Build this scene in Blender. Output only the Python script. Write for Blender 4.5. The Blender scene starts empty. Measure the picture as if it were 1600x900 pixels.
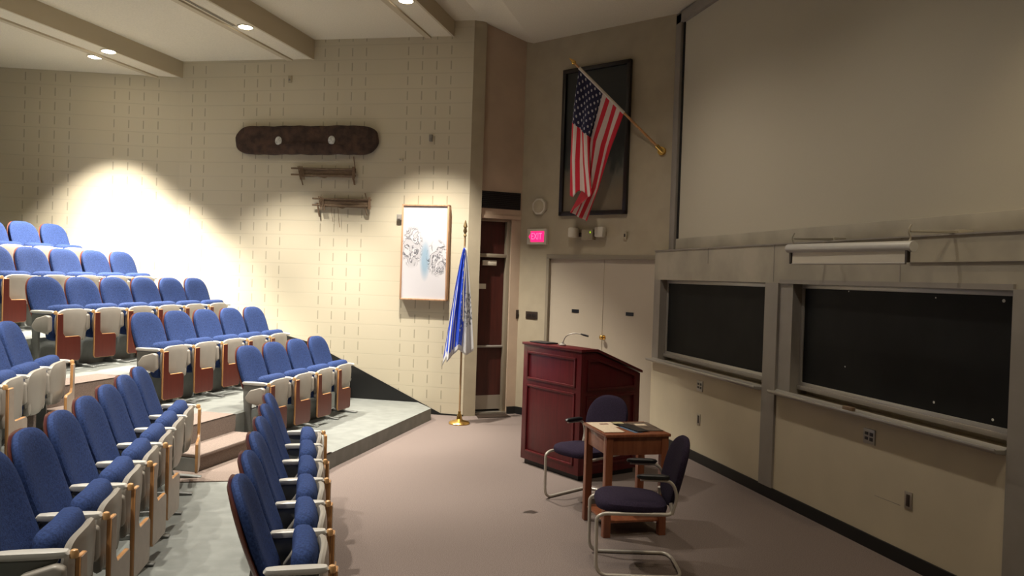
import bpy, bmesh, math, random
from mathutils import Vector, Matrix
from math import sin, cos, pi, radians as RD
random.seed(7)
S = bpy.context.scene
C = S.collection
# ---------------------------------------------------------------- camera
FPX = 1250.0; EYE = 1.88
yaw, pit, rol = RD(14), RD(-.82), RD(1.86)
fw = Vector((sin(yaw)*cos(pit), cos(yaw)*cos(pit), sin(pit)))
rt = Vector((cos(yaw), -sin(yaw), 0)); upv = rt.cross(fw)
rr = cos(rol)*rt + sin(rol)*upv; uu = -sin(rol)*rt + cos(rol)*upv
cam = bpy.data.objects.new('camera', bpy.data.cameras.new('camera')); C.objects.link(cam)
M4 = Matrix((rr, uu, -fw)).transposed().to_4x4(); M4.translation = Vector((0, 0, EYE))
cam.matrix_world = M4
cam.data.sensor_width = 36; cam.data.lens = FPX/1600*36; cam.data.clip_start = .05
S.camera = cam
# ---------------------------------------------------------------- world, exposure
S.view_settings.view_transform = 'Standard'; S.view_settings.look = 'None'
S.view_settings.gamma = 1; S.view_settings.use_curve_mapping = False
S.view_settings.exposure = 0.92
W = bpy.data.worlds.new('world'); S.world = W; W.use_nodes = True
W.node_tree.nodes['Background'].inputs[0].default_value = (.9, .8, .65, 1)
W.node_tree.nodes['Background'].inputs[1].default_value = 0.015

# beams / tiers of the left half run along heading 28 deg; tiers of the near half run along Y
BH = RD(28)
bw = Vector((cos(BH), -sin(BH), 0)); bd = Vector((sin(BH), cos(BH), 0))
def BP(p, a, z): v = bw*p + bd*a; return Vector((v.x, v.y, z))

def spot(name, loc, energy, size=86, blend=.35, color=(1, .93, .815), aim=None, rad=.06):
    l = bpy.data.lights.new(name, 'SPOT'); l.energy = energy; l.spot_size = RD(size); l.spot_blend = blend
    l.color = color; l.shadow_soft_size = rad
    o = bpy.data.objects.new(name, l); C.objects.link(o); o.location = loc
    if aim is not None:
        o.rotation_euler = (Vector(aim)-Vector(loc)).to_track_quat('-Z', 'Y').to_euler()
    return o
# recessed downlights that are switched on: (p across beams, a along beams, ceiling z, watts)
LAMPS = [(-3.56, 8.74, 5.05, 680), (-3.56, 6.2, 5.05, 230), (-3.56, 3.8, 5.05, 230), (-3.56, 1.4, 5.05, 160),
         (-5.56, 8.60, 4.79, 560), (-5.56, 6.2, 4.79, 260), (-5.56, 3.8, 4.79, 200),
         (-7.50, 8.60, 4.567, 900), (-7.88, 8.80, 4.567, 560), (-7.56, 6.3, 4.567, 240)]
for p, a, z, e in LAMPS:
    spot('downlight_beam', BP(p, a, z-.03), e*1.5, 80, .5)
spot('downlight_beam', (3.3, 2.6, 4.95), 60, 100, .6, (1, .80, .52))
for xx_, yy_, ee_ in ((2.15, 7.4, 75), (2.15, 4.9, 50), (2.15, 2.2, 50)):
    spot('downlight_beam', (xx_, yy_, 4.98), ee_, 140, 1.0, (1, .89, .75), rad=.07)

# ---------------------------------------------------------------- materials
def mat(name, col, rough=.6, metal=0, nscale=0, namt=.1, bump=0, bscale=None, emit=None, estr=1, spec=None, col2=None):
    m = bpy.data.materials.new(name); m.use_nodes = True; nt = m.node_tree; b = nt.nodes['Principled BSDF']
    b.inputs['Base Color'].default_value = (*col, 1); b.inputs['Roughness'].default_value = rough
    b.inputs['Metallic'].default_value = metal
    if spec is not None: b.inputs['Specular IOR Level'].default_value = spec
    tc = nt.nodes.new('ShaderNodeTexCoord')
    if nscale:
        n = nt.nodes.new('ShaderNodeTexNoise'); n.inputs['Scale'].default_value = nscale; n.inputs['Detail'].default_value = 6
        nt.links.new(tc.outputs['Object'], n.inputs['Vector'])
        r = nt.nodes.new('ShaderNodeValToRGB'); c2 = col2 or tuple(c*(1-namt) for c in col)
        c1 = col if col2 else tuple(min(1, c*(1+namt)) for c in col)
        r.color_ramp.elements[0].position = .35; r.color_ramp.elements[1].position = .65
        r.color_ramp.elements[0].color = (*c2, 1); r.color_ramp.elements[1].color = (*c1, 1)
        nt.links.new(n.outputs['Fac'], r.inputs[0]); nt.links.new(r.outputs[0], b.inputs['Base Color'])
    if bump:
        n2 = nt.nodes.new('ShaderNodeTexNoise'); n2.inputs['Scale'].default_value = bscale or 200
        nt.links.new(tc.outputs['Object'], n2.inputs['Vector'])
        bp = nt.nodes.new('ShaderNodeBump'); bp.inputs['Strength'].default_value = bump; bp.inputs['Distance'].default_value = .004
        nt.links.new(n2.outputs['Fac'], bp.inputs['Height']); nt.links.new(bp.outputs[0], b.inputs['Normal'])
    if emit:
        b.inputs['Emission Color'].default_value = (*emit, 1); b.inputs['Emission Strength'].default_value = estr
    return m
def math_node(nt, op, a, b=None, c=None):
    n = nt.nodes.new('ShaderNodeMath'); n.operation = op
    for i, v in enumerate((a, b, c)):
        if v is None: continue
        if isinstance(v, (int, float)): n.inputs[i].default_value = v
        else: nt.links.new(v, n.inputs[i])
    return n.outputs[0]
def wood(name, c1, c2, rough=.4, scale=6, axis=2, coat=0):
    m = mat(name, c1, rough); nt = m.node_tree; b = nt.nodes['Principled BSDF']
    tc = nt.nodes.new('ShaderNodeTexCoord'); mp = nt.nodes.new('ShaderNodeMapping')
    sc = [8, 8, 8]; sc[axis] = .7; mp.inputs['Scale'].default_value = sc
    n = nt.nodes.new('ShaderNodeTexNoise'); n.inputs['Scale'].default_value = scale; n.inputs['Detail'].default_value = 8; n.inputs['Distortion'].default_value = .6
    r = nt.nodes.new('ShaderNodeValToRGB'); r.color_ramp.elements[0].position = .3; r.color_ramp.elements[1].position = .7
    r.color_ramp.elements[0].color = (*c2, 1); r.color_ramp.elements[1].color = (*c1, 1)
    nt.links.new(tc.outputs['Object'], mp.inputs[0]); nt.links.new(mp.outputs[0], n.inputs['Vector'])
    nt.links.new(n.outputs['Fac'], r.inputs[0]); nt.links.new(r.outputs[0], b.inputs['Base Color'])
    b.inputs['Coat Weight'].default_value = coat
    return m
M = {}
M['ceil'] = mat('ceiling_plaster', (.66, .61, .50), .95, nscale=60, namt=.05, bump=.4, bscale=140)
M['ceil_step'] = mat('step_paint_groove_shade', (.50, .43, .31), .9)
M['plain'] = mat('painted_wall', (.41, .35, .25), .85, nscale=5, namt=.04, bump=.15, bscale=90)
M['cream'] = mat('cream_panel', (.56, .49, .355), .7, nscale=3, namt=.03)
M['tan'] = mat('tan_wall', (.50, .38, .28), .9, nscale=4, namt=.05)
M['carpet'] = mat('carpet', (.25, .202, .182), 1, nscale=170, col2=(.14, .112, .10), bump=.9, bscale=300, spec=.05)
M['stepcarpet'] = mat('step_carpet', (.27, .215, .185), 1, nscale=120, col2=(.19, .15, .128), bump=.8, bscale=250, spec=.05)
M['white'] = mat('painted_tier_floor', (.60, .68, .68), .42, nscale=4, namt=.06)
M['nosing'] = mat('tier_riser_paint', (.19, .20, .185), .6, nscale=8, namt=.1)
M['black'] = mat('black_rubber_base', (.008, .008, .008), .5)
M['blue'] = mat('blue_upholstery', (.024, .046, .142), .9, nscale=90, namt=.28, bump=.5, bscale=220, spec=.2)
M['shell'] = wood('plywood_shell', (.16, .045, .028), (.11, .028, .017), .35, 5, 2)
M['pan'] = mat('seat_pan_plastic', (.30, .275, .24), .38, nscale=8, namt=.04)
M['arm'] = mat('armrest_plastic', (.50, .485, .45), .3)
M['steel'] = mat('grey_steel', (.17, .175, .165), .45, .1, nscale=12, namt=.1)
M['oak'] = wood('oak_edge', (.60, .32, .13), (.42, .20, .075), .35, 4, 2)
M['oakcap'] = mat('amber_hinge_cap', (.62, .36, .16), .25)
M['redlam'] = wood('red_brown_laminate', (.105, .022, .014), (.08, .015, .010), .33, 5, 2)
M['beigelam'] = mat('beige_laminate', (.36, .29, .235), .4, nscale=20, namt=.05)
M['brass'] = mat('brass', (.75, .48, .14), .25, 1)
M['maroon'] = wood('mahogany_veneer', (.13, .011, .014), (.085, .007, .009), .35, 4, 2)
M['tablewood'] = wood('oak_table_wood', (.30, .105, .048), (.19, .055, .024), .35, 4, 2, .2)
M['purple'] = mat('purple_upholstery', (.028, .020, .040), .95, nscale=120, namt=.25, bump=.4, bscale=260, spec=.15)
M['tube'] = mat('light_grey_tube', (.50, .46, .40), .3, .2)
M['blackpl'] = mat('black_plastic', (.012, .012, .014), .4)
M['frame'] = mat('grey_painted_frame', (.27, .245, .215), .55, nscale=6, namt=.05)
M['band'] = mat('grey_beige_panel', (.37, .335, .265), .6, nscale=2.2, namt=.16)
M['screen'] = mat('projection_surface', (.50, .46, .365), .95, nscale=300, namt=.03)
M['slate'] = mat('chalkboard_slate', (.006, .0065, .006), .6, nscale=3, namt=.35, spec=.2)
M['chalk'] = mat('chalk', (.7, .7, .65), .9)
M['metalrail'] = mat('aluminium_rail', (.42, .40, .36), .4, .5)
M['offwhite'] = mat('off_white_plastic', (.60, .55, .45), .5)
M['doorpaint'] = mat('door_paint', (.50, .43, .335), .5, nscale=2, namt=.02)
M['doorframe'] = mat('door_frame_paint', (.26, .22, .16), .5)
M['darkwood'] = wood('dark_red_door_veneer', (.065, .013, .009), (.04, .008, .006), .4, 3, 2)
M['kick'] = mat('steel_kickplate', (.42, .38, .32), .35, .7)
M['brown'] = mat('dark_brown_plastic', (.03, .018, .012), .5)
M['glow'] = mat('lamp_glow', (1, .9, .7), .5, emit=(1, .9, .7), estr=25)
M['reflector'] = mat('lamp_reflector', (.8, .75, .65), .25, .6)
M['exit'] = mat('exit_glow', (.9, .02, .12), .5, emit=(1, .012, .13), estr=.9)
M['exitlet'] = mat('exit_letters', (1, .2, .35), .5, emit=(1, .10, .24), estr=1.0)
M['paper'] = mat('paper', (.75, .62, .47), .7, nscale=60, namt=.1)
M['print'] = mat('printed_ink', (.22, .10, .07), .7)
M['rope'] = mat('old_rope', (.20, .13, .08), .95)
M['weather'] = wood('weathered_wood', (.22, .15, .09), (.14, .09, .055), .8, 5, 0)
M['bluepaper'] = mat('blue_paper', (.14, .22, .34), .5)

# ---------------------------------------------------------------- mesh helpers
def obj(name, bm, m, parent=None, smooth=False, loc=None):
    me = bpy.data.meshes.new(name); bmesh.ops.recalc_face_normals(bm, faces=bm.faces); bm.to_mesh(me); bm.free()
    for mm in (m if isinstance(m, (list, tuple)) else [m]): me.materials.append(mm)
    if smooth:
        for p in me.polygons: p.use_smooth = True
        try: me.set_sharp_from_angle(angle=RD(42))
        except Exception: pass
    o = bpy.data.objects.new(name, me); C.objects.link(o)
    if parent is not None: o.parent = parent
    if loc is not None: o.location = loc
    return o
def tag(o, label, cat, group=None):
    o['label'] = label; o['category'] = cat
    if group: o['group'] = group
    return o
def struct(o): o['kind'] = 'structure'; return o
def thing(name, label, cat, loc=(0, 0, 0), rz=0, group=None):
    o = bpy.data.objects.new(name, None); o.empty_display_size = .1; C.objects.link(o)
    o.location = loc; o.rotation_euler = (0, 0, rz); return tag(o, label, cat, group)
def add_prism(bm, poly, d0, d1, f, bevel=0, seg=2):
    """poly of 2D pts extruded from d0 to d1; f(u,v,d)->xyz"""
    a = [bm.verts.new(f(u, v, d0)) for u, v in poly]; b = [bm.verts.new(f(u, v, d1)) for u, v in poly]
    n = len(poly); fs = [bm.faces.new(a), bm.faces.new(b[::-1])]
    for i in range(n): fs.append(bm.faces.new((a[i], b[i], b[(i+1) % n], a[(i+1) % n])))
    if bevel:
        es = set(e for fc in fs for e in fc.edges)
        bmesh.ops.recalc_face_normals(bm, faces=fs)
        bmesh.ops.bevel(bm, geom=list(es), offset=bevel, segments=seg, profile=.5, affect='EDGES')
def add_box(bm, lo, hi, bevel=0, seg=2):
    add_prism(bm, [(lo[0], lo[1]), (hi[0], lo[1]), (hi[0], hi[1]), (lo[0], hi[1])], lo[2], hi[2], lambda u, v, d: (u, v, d), bevel, seg)
def box(name, lo, hi, m, parent=None, bevel=0, seg=2):
    bm = bmesh.new(); add_box(bm, lo, hi, bevel, seg); return obj(name, bm, m, parent, smooth=bevel > 0)
def prism(name, poly, d0, d1, m, parent=None, f=lambda u, v, d: (u, v, d), bevel=0):
    bm = bmesh.new(); add_prism(bm, poly, d0, d1, f, bevel); return obj(name, bm, m, parent, smooth=bevel > 0)
def add_pad(bm, outline, t, f, rings=7, p=3.0, c=(0, 0), tf=1.0, tb=1.0):
    n = len(outline); front = []; back = []
    rs = [sin(pi/2*(i/rings)) for i in range(1, rings+1)]
    def pr(r): return max(0, 1-r**p)**(1/p)
    cf = bm.verts.new(f(c[0], c[1], t/2*tf)); cb = bm.verts.new(f(c[0], c[1], -t/2*tb))
    for r in rs:
        k = pr(r); last = r > .9999
        fr = [bm.verts.new(f(c[0]+(u-c[0])*r, c[1]+(v-c[1])*r, t/2*tf*k)) for u, v in outline]
        bk = fr if last else [bm.verts.new(f(c[0]+(u-c[0])*r, c[1]+(v-c[1])*r, -t/2*tb*k)) for u, v in outline]
        front.append(fr); back.append(bk)
    for L, cc in ((front, cf), (back, cb)):
        for i in range(n):
            bm.faces.new((cc, L[0][i], L[0][(i+1) % n]))
            for j in range(len(L)-1):
                bm.faces.new((L[j][i], L[j+1][i], L[j+1][(i+1) % n], L[j][(i+1) % n]))
def sup(a, b, nt=2.6, nb=4.0, n=40, c=(0, 0)):
    out = []
    for i in range(n):
        t = 2*pi*i/n; e = nt if sin(t) > 0 else nb
        out.append((c[0]+a*math.copysign(abs(cos(t))**(2/e), cos(t)), c[1]+b*math.copysign(abs(sin(t))**(2/e), sin(t))))
    return out
def add_tube(bm, pts, r, n=10, cap=True):
    pts = [Vector(p) for p in pts]; rings = []
    for i, p in enumerate(pts):
        d = (pts[min(i+1, len(pts)-1)]-pts[max(i-1, 0)]).normalized()
        if i == 0: x = d.orthogonal().normalized()
        else:
            x = (x-d*x.dot(d)); x = x.normalized() if x.length > 1e-6 else d.orthogonal().normalized()
        y = d.cross(x); rr_ = r[i] if isinstance(r, (list, tuple)) else r
        rings.append([bm.verts.new(p+(x*cos(2*pi*k/n)+y*sin(2*pi*k/n))*rr_) for k in range(n)])
    for a, b in zip(rings, rings[1:]):
        for k in range(n): bm.faces.new((a[k], a[(k+1) % n], b[(k+1) % n], b[k]))
    if cap: bm.faces.new(rings[0][::-1]); bm.faces.new(rings[-1])
def fillet(pts, r, seg=6):
    pts = [Vector(p) for p in pts]; out = [pts[0]]
    for i in range(1, len(pts)-1):
        a, b, c = pts[i-1], pts[i], pts[i+1]; d1 = (a-b); d2 = (c-b)
        k = min(r, d1.length*.49, d2.length*.49); p = b+d1.normalized()*k; q = b+d2.normalized()*k
        for j in range(seg+1):
            t = j/seg; out.append(p*(1-t)**2+b*2*t*(1-t)+q*t*t)
    out.append(pts[-1]); return out
def add_lathe(bm, prof, n=24, f=lambda x, y, z: (x, y, z)):
    rings = [[bm.verts.new(f(r*cos(2*pi*k/n), r*sin(2*pi*k/n), z)) for k in range(n)] for r, z in prof]
    for a, b in zip(rings, rings[1:]):
        for k in range(n): bm.faces.new((a[k], a[(k+1) % n], b[(k+1) % n], b[k]))
    bm.faces.new(rings[0][::-1]); bm.faces.new(rings[-1])
def copy_tree(o, parent=None):
    c = o.copy(); C.objects.link(c); c.parent = parent
    for ch in list(o.children): copy_tree(ch, c)
    return c
# vertical wall frame: origin P, heading a (deg clockwise from +Y); s along heading, out = distance into the room, z up
class Plane:
    def __init__(self, P, a, side):
        self.P = Vector((P[0], P[1], 0)); self.d = Vector((sin(RD(a)), cos(RD(a)), 0))
        self.n = Vector((cos(RD(a)), -sin(RD(a)), 0))*side
    def __call__(self, s, z, out=0): v = self.P+self.d*s+self.n*out; return Vector((v.x, v.y, z))
    def f(self): return lambda u, v, d: self(u, v, d)
    def at(self, x, y, out=0):
        r = (rr*(x-800)/FPX + uu*(450-y)/FPX + fw); o = Vector((0, 0, EYE))
        t = (self.P+self.n*out-o).dot(self.n)/r.dot(self.n); q = o+r*t
        return (q-self.P).dot(self.d), q.z          # (s, z) on this wall
    def rot(self): return math.atan2(self.d.y, self.d.x)
def wall_obj(name, pl, poly, m, th=.12, parent=None):
    bm = bmesh.new(); add_prism(bm, poly, 0, -th, lambda u, v, d: (u, v, d)); o = obj(name, bm, m, parent)
    o.matrix_world = Matrix(((pl.d.x, 0, pl.n.x, pl.P.x), (pl.d.y, 0, pl.n.y, pl.P.y), (0, 1, 0, 0), (0, 0, 0, 1)))
    return struct(o)

# ---------------------------------------------------------------- block wall material (local x along wall, y up)
def block_material():
    m = mat('glazed_block_wall', (.72, .63, .43), .6); nt = m.node_tree; b = nt.nodes['Principled BSDF']
    tc = nt.nodes.new('ShaderNodeTexCoord'); sx = nt.nodes.new('ShaderNodeSeparateXYZ'); nt.links.new(tc.outputs['Object'], sx.inputs[0])
    x, y = sx.outputs[0], sx.outputs[1]
    gx = math_node(nt, 'FLOORED_MODULO', math_node(nt, 'ADD', x, -.205), 1.2)      # group
    ing = math_node(nt, 'LESS_THAN', gx, .8)
    lx = math_node(nt, 'ABSOLUTE', math_node(nt, 'SUBTRACT', math_node(nt, 'FLOORED_MODULO', gx, .2), .1))
    vline = math_node(nt, 'MULTIPLY', math_node(nt, 'LESS_THAN', lx, .008), ing)
    cy = math_node(nt, 'FLOORED_MODULO', math_node(nt, 'ADD', y, .04), .2)
    dash = math_node(nt, 'MULTIPLY', vline, math_node(nt, 'MULTIPLY', math_node(nt, 'GREATER_THAN', cy, .05), math_node(nt, 'LESS_THAN', cy, .165)))
    hl = math_node(nt, 'LESS_THAN', cy, .007)
    n = nt.nodes.new('ShaderNodeTexNoise'); n.inputs['Scale'].default_value = 3
    nt.links.new(tc.outputs['Object'], n.inputs['Vector'])
    fac = math_node(nt, 'MAXIMUM', math_node(nt, 'MULTIPLY', dash, .58), math_node(nt, 'MULTIPLY', hl, .22))
    mx = nt.nodes.new('ShaderNodeMix'); mx.data_type = 'RGBA'
    mx.inputs[6].default_value = (.60, .535, .40, 1); mx.inputs[7].default_value = (.27, .235, .16, 1)
    nt.links.new(fac, mx.inputs[0]); nt.links.new(mx.outputs[2], b.inputs['Base Color'])
    bp = nt.nodes.new('ShaderNodeBump'); bp.inputs['Distance'].default_value = .006; bp.inputs['Strength'].default_value = .6
    h = math_node(nt, 'ADD', math_node(nt, 'SUBTRACT', 1.0, math_node(nt, 'MAXIMUM', dash, hl)), math_node(nt, 'MULTIPLY', n.outputs['Fac'], .2))
    nt.links.new(h, bp.inputs['Height']); nt.links.new(bp.outputs[0], b.inputs['Normal'])
    return m
M['block'] = block_material()

# ================================================================ ROOM SHELL
struct(box('floor', (-9, -5, -.1), (4.3, 13.5, 0), M['carpet']))
LW = Plane((1.985, 10.457), -64.8, -1)       # block wall with the wooden relics; s grows away from the corner
if LW.n.dot(Vector((0, -1, 0))) < 0: LW.n = -LW.n
s_k = 4.29
wall_obj('wall_left', LW, [(0, 0), (s_k, 0), (s_k, 5.6), (0, 5.6)], M['block'], .17)
kp = LW(s_k, 0)
LW2 = Plane((kp.x, kp.y), -82, -1)
if LW2.n.dot(Vector((0, -1, 0))) < 0: LW2.n = -LW2.n
wall_obj('wall_left_rear', LW2, [(0, 0), (7.4, 0), (7.4, 5.6), (0, 5.6)], M['block'], .17)
# stepped black skirting that climbs with the tiers
prism('baseboard_left', [(-.01, 0), (-.01, .02), (.30, .02), (1.58, .60), (2.2, .88), (3.0, 1.06), (4.2, 1.2), (4.2, 0)], 0, .012, M['black'], None, LW.f())['kind'] = 'structure'
# end cap of the block wall and recess wall with the service door
RW = Plane((2.165, 10.52), 80, 1)
if RW.n.dot(Vector((0, -1, 0))) < 0: RW.n = -RW.n
o = prism('wall_column', [(0, 0), (.17, 0), (.17, 5.6), (0, 5.6)], 0, -.2, M['plain'], None,
          lambda u, v, d: Plane((1.985, 10.457), 87, 1)(u, v, abs(d)*-1)); struct(o)
DR = .14                                     # depth of the door recess
bm = bmesh.new()
for poly in ([(.0, 2.66), (.57, 2.66), (.57, 5.6), (.0, 5.6)], [(.455, 0), (.80, 0), (.80, 5.6), (.57, 5.6), (.57, 2.66), (.455, 2.66)], [(-.1, 0), (-.02, 0), (-.02, 5.6), (-.1, 5.6)]):
    add_prism(bm, poly, 0, -.2, RW.f())
struct(obj('wall_recess', bm, M['tan']))
# wall with the double doors
DW = Plane((4.115, 8.74), -36, -1)
if DW.n.dot(Vector((0, -1, 0))) < 0: DW.n = -DW.n
sc_ = 2.36
d0, dzh = DW.at(855, 398); d1, _ = DW.at(1026, 399)
bm = bmesh.new()
add_prism(bm, [(-.3, 2.19), (sc_, 2.19), (sc_, 5.6), (-.3, 5.6)], 0, -.12, DW.f())
add_prism(bm, [(d0, 0), (sc_, 0), (sc_, 2.19), (d0, 2.19)], 0, -.12, DW.f())
add_prism(bm, [(-.3, 0), (d1, 0), (d1, 2.19), (-.3, 2.19)], 0, -.12, DW.f())
struct(obj('wall_front', bm, M['plain']))
prism('baseboard_front', [(d0+.05, 0), (sc_-.02, 0), (sc_-.02, .1), (d0+.05, .1)], 0, .012, M['black'], None, DW.f())['kind'] = 'structure'
prism('baseboard_recess', [(.46, 0), (.66, 0), (.66, .1), (.46, .1)], 0, .012, M['black'], None, RW.f())['kind'] = 'structure'
# right wall: upper wall carries the big screen, the chalkboard unit stands proud of it
struct(box('wall_right', (4.13, -5, 0), (4.25, 8.95, 5.6), M['plain']))
struct(box('wall_behind', (-9, -5.12, 0), (4.25, -5, 5.6), M['plain']))
struct(box('wall_far_left', (-9.12, -5, 0), (-9, 13.6, 5.6), M['plain']))

# ceiling: slopes a little over the front, then steps down with each beam line
def strip(name, p0, p1, z0, z1, m, th=.06):
    bm = bmesh.new()
    A0, A1 = -13, 15
    vs = [BP(p0, A0, z0), BP(p1, A0, z1), BP(p1, A1, z1), BP(p0, A1, z0)]
    lo = [bm.verts.new(v) for v in vs]; hi = [bm.verts.new(v+Vector((0, 0, th))) for v in vs]
    bm.faces.new(lo); bm.faces.new(hi[::-1])
    for i in range(4): bm.faces.new((lo[i], lo[(i+1) % 4], hi[(i+1) % 4], hi[i]))
    return bm
E1, E2, E3 = -3.46, -5.45, -7.45
bm = bmesh.new()
for a in [(-2.45, 12, 5.05, 5.03), (-3.05, -2.45, 5.25, 5.05), (E1, -3.05, 5.25, 5.25), (E2, E1, 5.05, 5.05), (E3, E2, 4.79, 4.79), (-16, E3, 4.567, 4.567)]:
    b2 = strip('x', *a, None); me = bpy.data.meshes.new('t'); b2.to_mesh(me); b2.free(); bm.from_mesh(me); bpy.data.meshes.remove(me)
struct(obj('ceiling', bm, M['ceil']))
for e, z0, z1 in ((E1, 5.05, 5.25), (E2, 4.79, 5.05), (E3, 4.567, 4.79)):
    struct(prism('trim_%d' % (1+[E1, E2, E3].index(e)), [(e, -12), (e+.03, -12), (e+.03, 14), (e, 14)], z0-.01, z1+.01, M['ceil_step'], None, lambda u, v, d: BP(u, v, d)))
for i, (e, z) in enumerate(((E1, 5.05), (E2, 4.79), (E3, 4.567))):  # dark-tan ribs stand in for the ceiling grooves, groove shade put into the colour
    struct(prism('trim_%d' % (4+i), [(e-.37, -12), (e-.29, -12), (e-.29, 14), (e-.37, 14)], z-.022, z+.005, M['ceil_step'], None, lambda u, v, d: BP(u, v, d)))

# ================================================================ SEATING TIERS
NX = [-.30, -1.30, -2.33, -3.35, -4.38, -5.4]             # riser planes of the near half (x)
FPp = [-3.45, -4.42, -5.47, -6.52, -7.60, -8.7]           # riser planes of the far half (p across)
TZ = [.15, .46, .79, 1.11, 1.46, 1.8]
def meetY(X, p): return (cos(BH)*X - p)/sin(BH)
def wall_lim(p):                                         # where a far-half riser meets the left wall
    best = None
    for pl, L in ((LW, s_k), (LW2, 7)):
        den = pl.d.dot(bw)
        s = (p-pl.P.dot(bw))/den if abs(den) > 1e-6 else None
        if s is not None and -.2 <= s <= L: best = (pl, s); break
    return best
for k in range(5):
    X, p, z = NX[k], FPp[k], TZ[k]
    zb = TZ[k-1] if k else 0
    c = (X, meetY(X, p)); q = wall_lim(p); qp = q[0](q[1], 0, 0.005)
    if k == 0: qp = BP(p, 9.64+.52, 0); extra = []
    if k == 0:
        # the lowest tier stops a little short of the wall
        e_ = LW(.62, 0, .02); poly = [(X, -4.9), c, (BP(p, 9.74, 0).x, BP(p, 9.74, 0).y), (e_.x, e_.y)]
        tail = [LW(s_k, 0, .01)]
    else:
        poly = [(X, -4.9), c] + ([(BP(p-.02, 8.6, 0).x, BP(p-.02, 8.6, 0).y), (LW(1.62, 0, .005).x, LW(1.62, 0, .005).y)] if k == 1 else [(qp.x, qp.y)]); tail = [LW(s_k, 0, .01)] if q[0] is LW else []
    end = LW2(6.9, 0, .01)
    poly = poly+[(t.x, t.y) for t in tail]+[(end.x, end.y), (-8.95, -4.9)]
    bm = bmesh.new(); add_prism(bm, poly, zb, z, lambda u, v, d: (u, v, d))
    bm.normal_update()
    for f_ in bm.faces: f_.material_index = 0 if f_.normal.z > .5 else 1
    o = obj('floor_tier', bm, [M['white'], M['nosing']]); struct(o)
# carpet in the wedge aisle between the two halves, and the steps
ends = {0: 6.83, 1: 6.72, 2: 6.5}
def aisle_strip(k, d0_, d1_, nm='floor_carpet'):
    X, p, z = NX[k], FPp[k], TZ[k]
    a0 = (BP(p, 0, 0), )
    c = Vector((X, meetY(X, p), 0)); al = c.dot(bd); a1 = ends[k]+(.12 if k else .12)
    A = BP(p-d0_+.008, al, 0); B = BP(p-d0_+.008, a1, 0); D_ = BP(p-d1_, a1, 0); E_ = Vector((X-d1_*1.05, c.y+.02, 0))
    prism(nm, [(A.x, A.y), (B.x, B.y), (D_.x, D_.y), (E_.x, E_.y)], z-.002, z+.008, M['stepcarpet'])['kind'] = 'structure'
    if k:   # carpeted face of the riser
        prism(nm, [(A.x, A.y), (B.x, B.y), (BP(p-.01, a1, 0).x, BP(p-.01, a1, 0).y), (BP(p-.01, al, 0).x, BP(p-.01, al, 0).y)], TZ[k-1], z+.008, M['stepcarpet'], None)['kind'] = 'structure'
aisle_strip(0, 0, .97)
prism('floor_carpet', [(u.x, u.y) for u in (BP(-3.442, 5.98, 0), BP(-3.442, 6.95, 0), BP(-3.46, 6.95, 0), BP(-3.46, 5.98, 0))], 0, .158, M['nosing'])['kind'] = 'structure'
for k in (1, 2): aisle_strip(k, 0, .34)
for k in (1, 2):
    p = FPp[k]; zl = TZ[k-1]; zt = (TZ[k]+zl)/2
    a0 = ends[k]-.86; a1 = ends[k]+.1
    bm = bmesh.new()
    q4 = [(p-.01, a0), (p+.29, a0), (p+.29, a1), (p-.01, a1)]
    add_prism(bm, q4, zl, zt-.03, lambda u, v, d: BP(u, v, d))
    q4 = [(p-.01, a0-.01), (p+.32, a0-.01), (p+.32, a1), (p-.01, a1)]
    add_prism(bm, q4, zt-.03, zt, lambda u, v, d: BP(u, v, d), .008)
    struct(obj('floor_step', bm, M['stepcarpet']))
    bm = bmesh.new(); add_prism(bm, [(p, zl), (p+.285, zl), (p+.285, zt-.035), (p, zt-.035)], a0-.015, a0, lambda u, v, d: BP(u, d, v))
    struct(obj('floor_step_side', bm, M['nosing']))

# ================================================================ AUDITORIUM SEATS
def back_map(u, v, w):
    t = (v+.27)/.54                       # 0 bottom, 1 top
    x = -.195-.185*t - .02*sin(pi*t); z = .405+.53*t
    bow = -.035*(1-(u/.23)**2)*(1 if True else 0)
    return (x+bow+w*.95, .25+u, z+w*.3)
def mk_back():
    bm = bmesh.new(); o = [(u*(1-.05*max(0, -v/.27)), v) for u, v in sup(.232, .27, 3.0, 5, 44)]
    add_pad(bm, o, .085, back_map, 8, 3.2, tf=1.1, tb=.5); return bm
def mk_shell():
    bm = bmesh.new(); o = [(u*1.02, v*1.015) for u, v in sup(.232, .27, 3.0, 5, 44)]
    add_pad(bm, o, .022, lambda u, v, w: back_map(u, v, w-.022), 4, 6); return bm
def mk_pan():
    bm = bmesh.new()
    o = []
    for u, v in sup(.218, .18, 3.8, 3.2, 48): o.append((u*(1-.16*max(0, -v/.18)), v))
    def f(u, v, w):
        t = (v+.18)/.36
        return (.002-.05*(1-t)+.02*cos(u/.2*pi/2)+w*.9-.03*t*t, .265+u, .275+.345*t)
    add_pad(bm, o, .05, f, 6, 4)
    for s in (-1, 1):                       # raised side brackets low on the pan
        add_pad(bm, sup(.03, .07, 2.2, 2.2, 20), .05, lambda u, v, w, s=s: (-.035+w, .265+s*.155+u, .355+v), 3, 3)
    return bm
def mk_cush():
    bm = bmesh.new()
    def f(u, v, w):
        t = (v+.18)/.36
        return (-.075-.03*(1-t)+w+.012*cos(u/.2*pi/2)-.035*t*t, .265+u, .295+.362*t)
    add_pad(bm, sup(.232, .18, 6, 6, 56), .125, f, 8, 3.4); return bm
def mk_arm(y):
    bm = bmesh.new(); o = sup(.138, .03, 5, 5, 32)
    add_pad(bm, o, .034, lambda u, v, w: (-.128+u, y+v, .590+w), 4, 4); return bm
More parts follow.
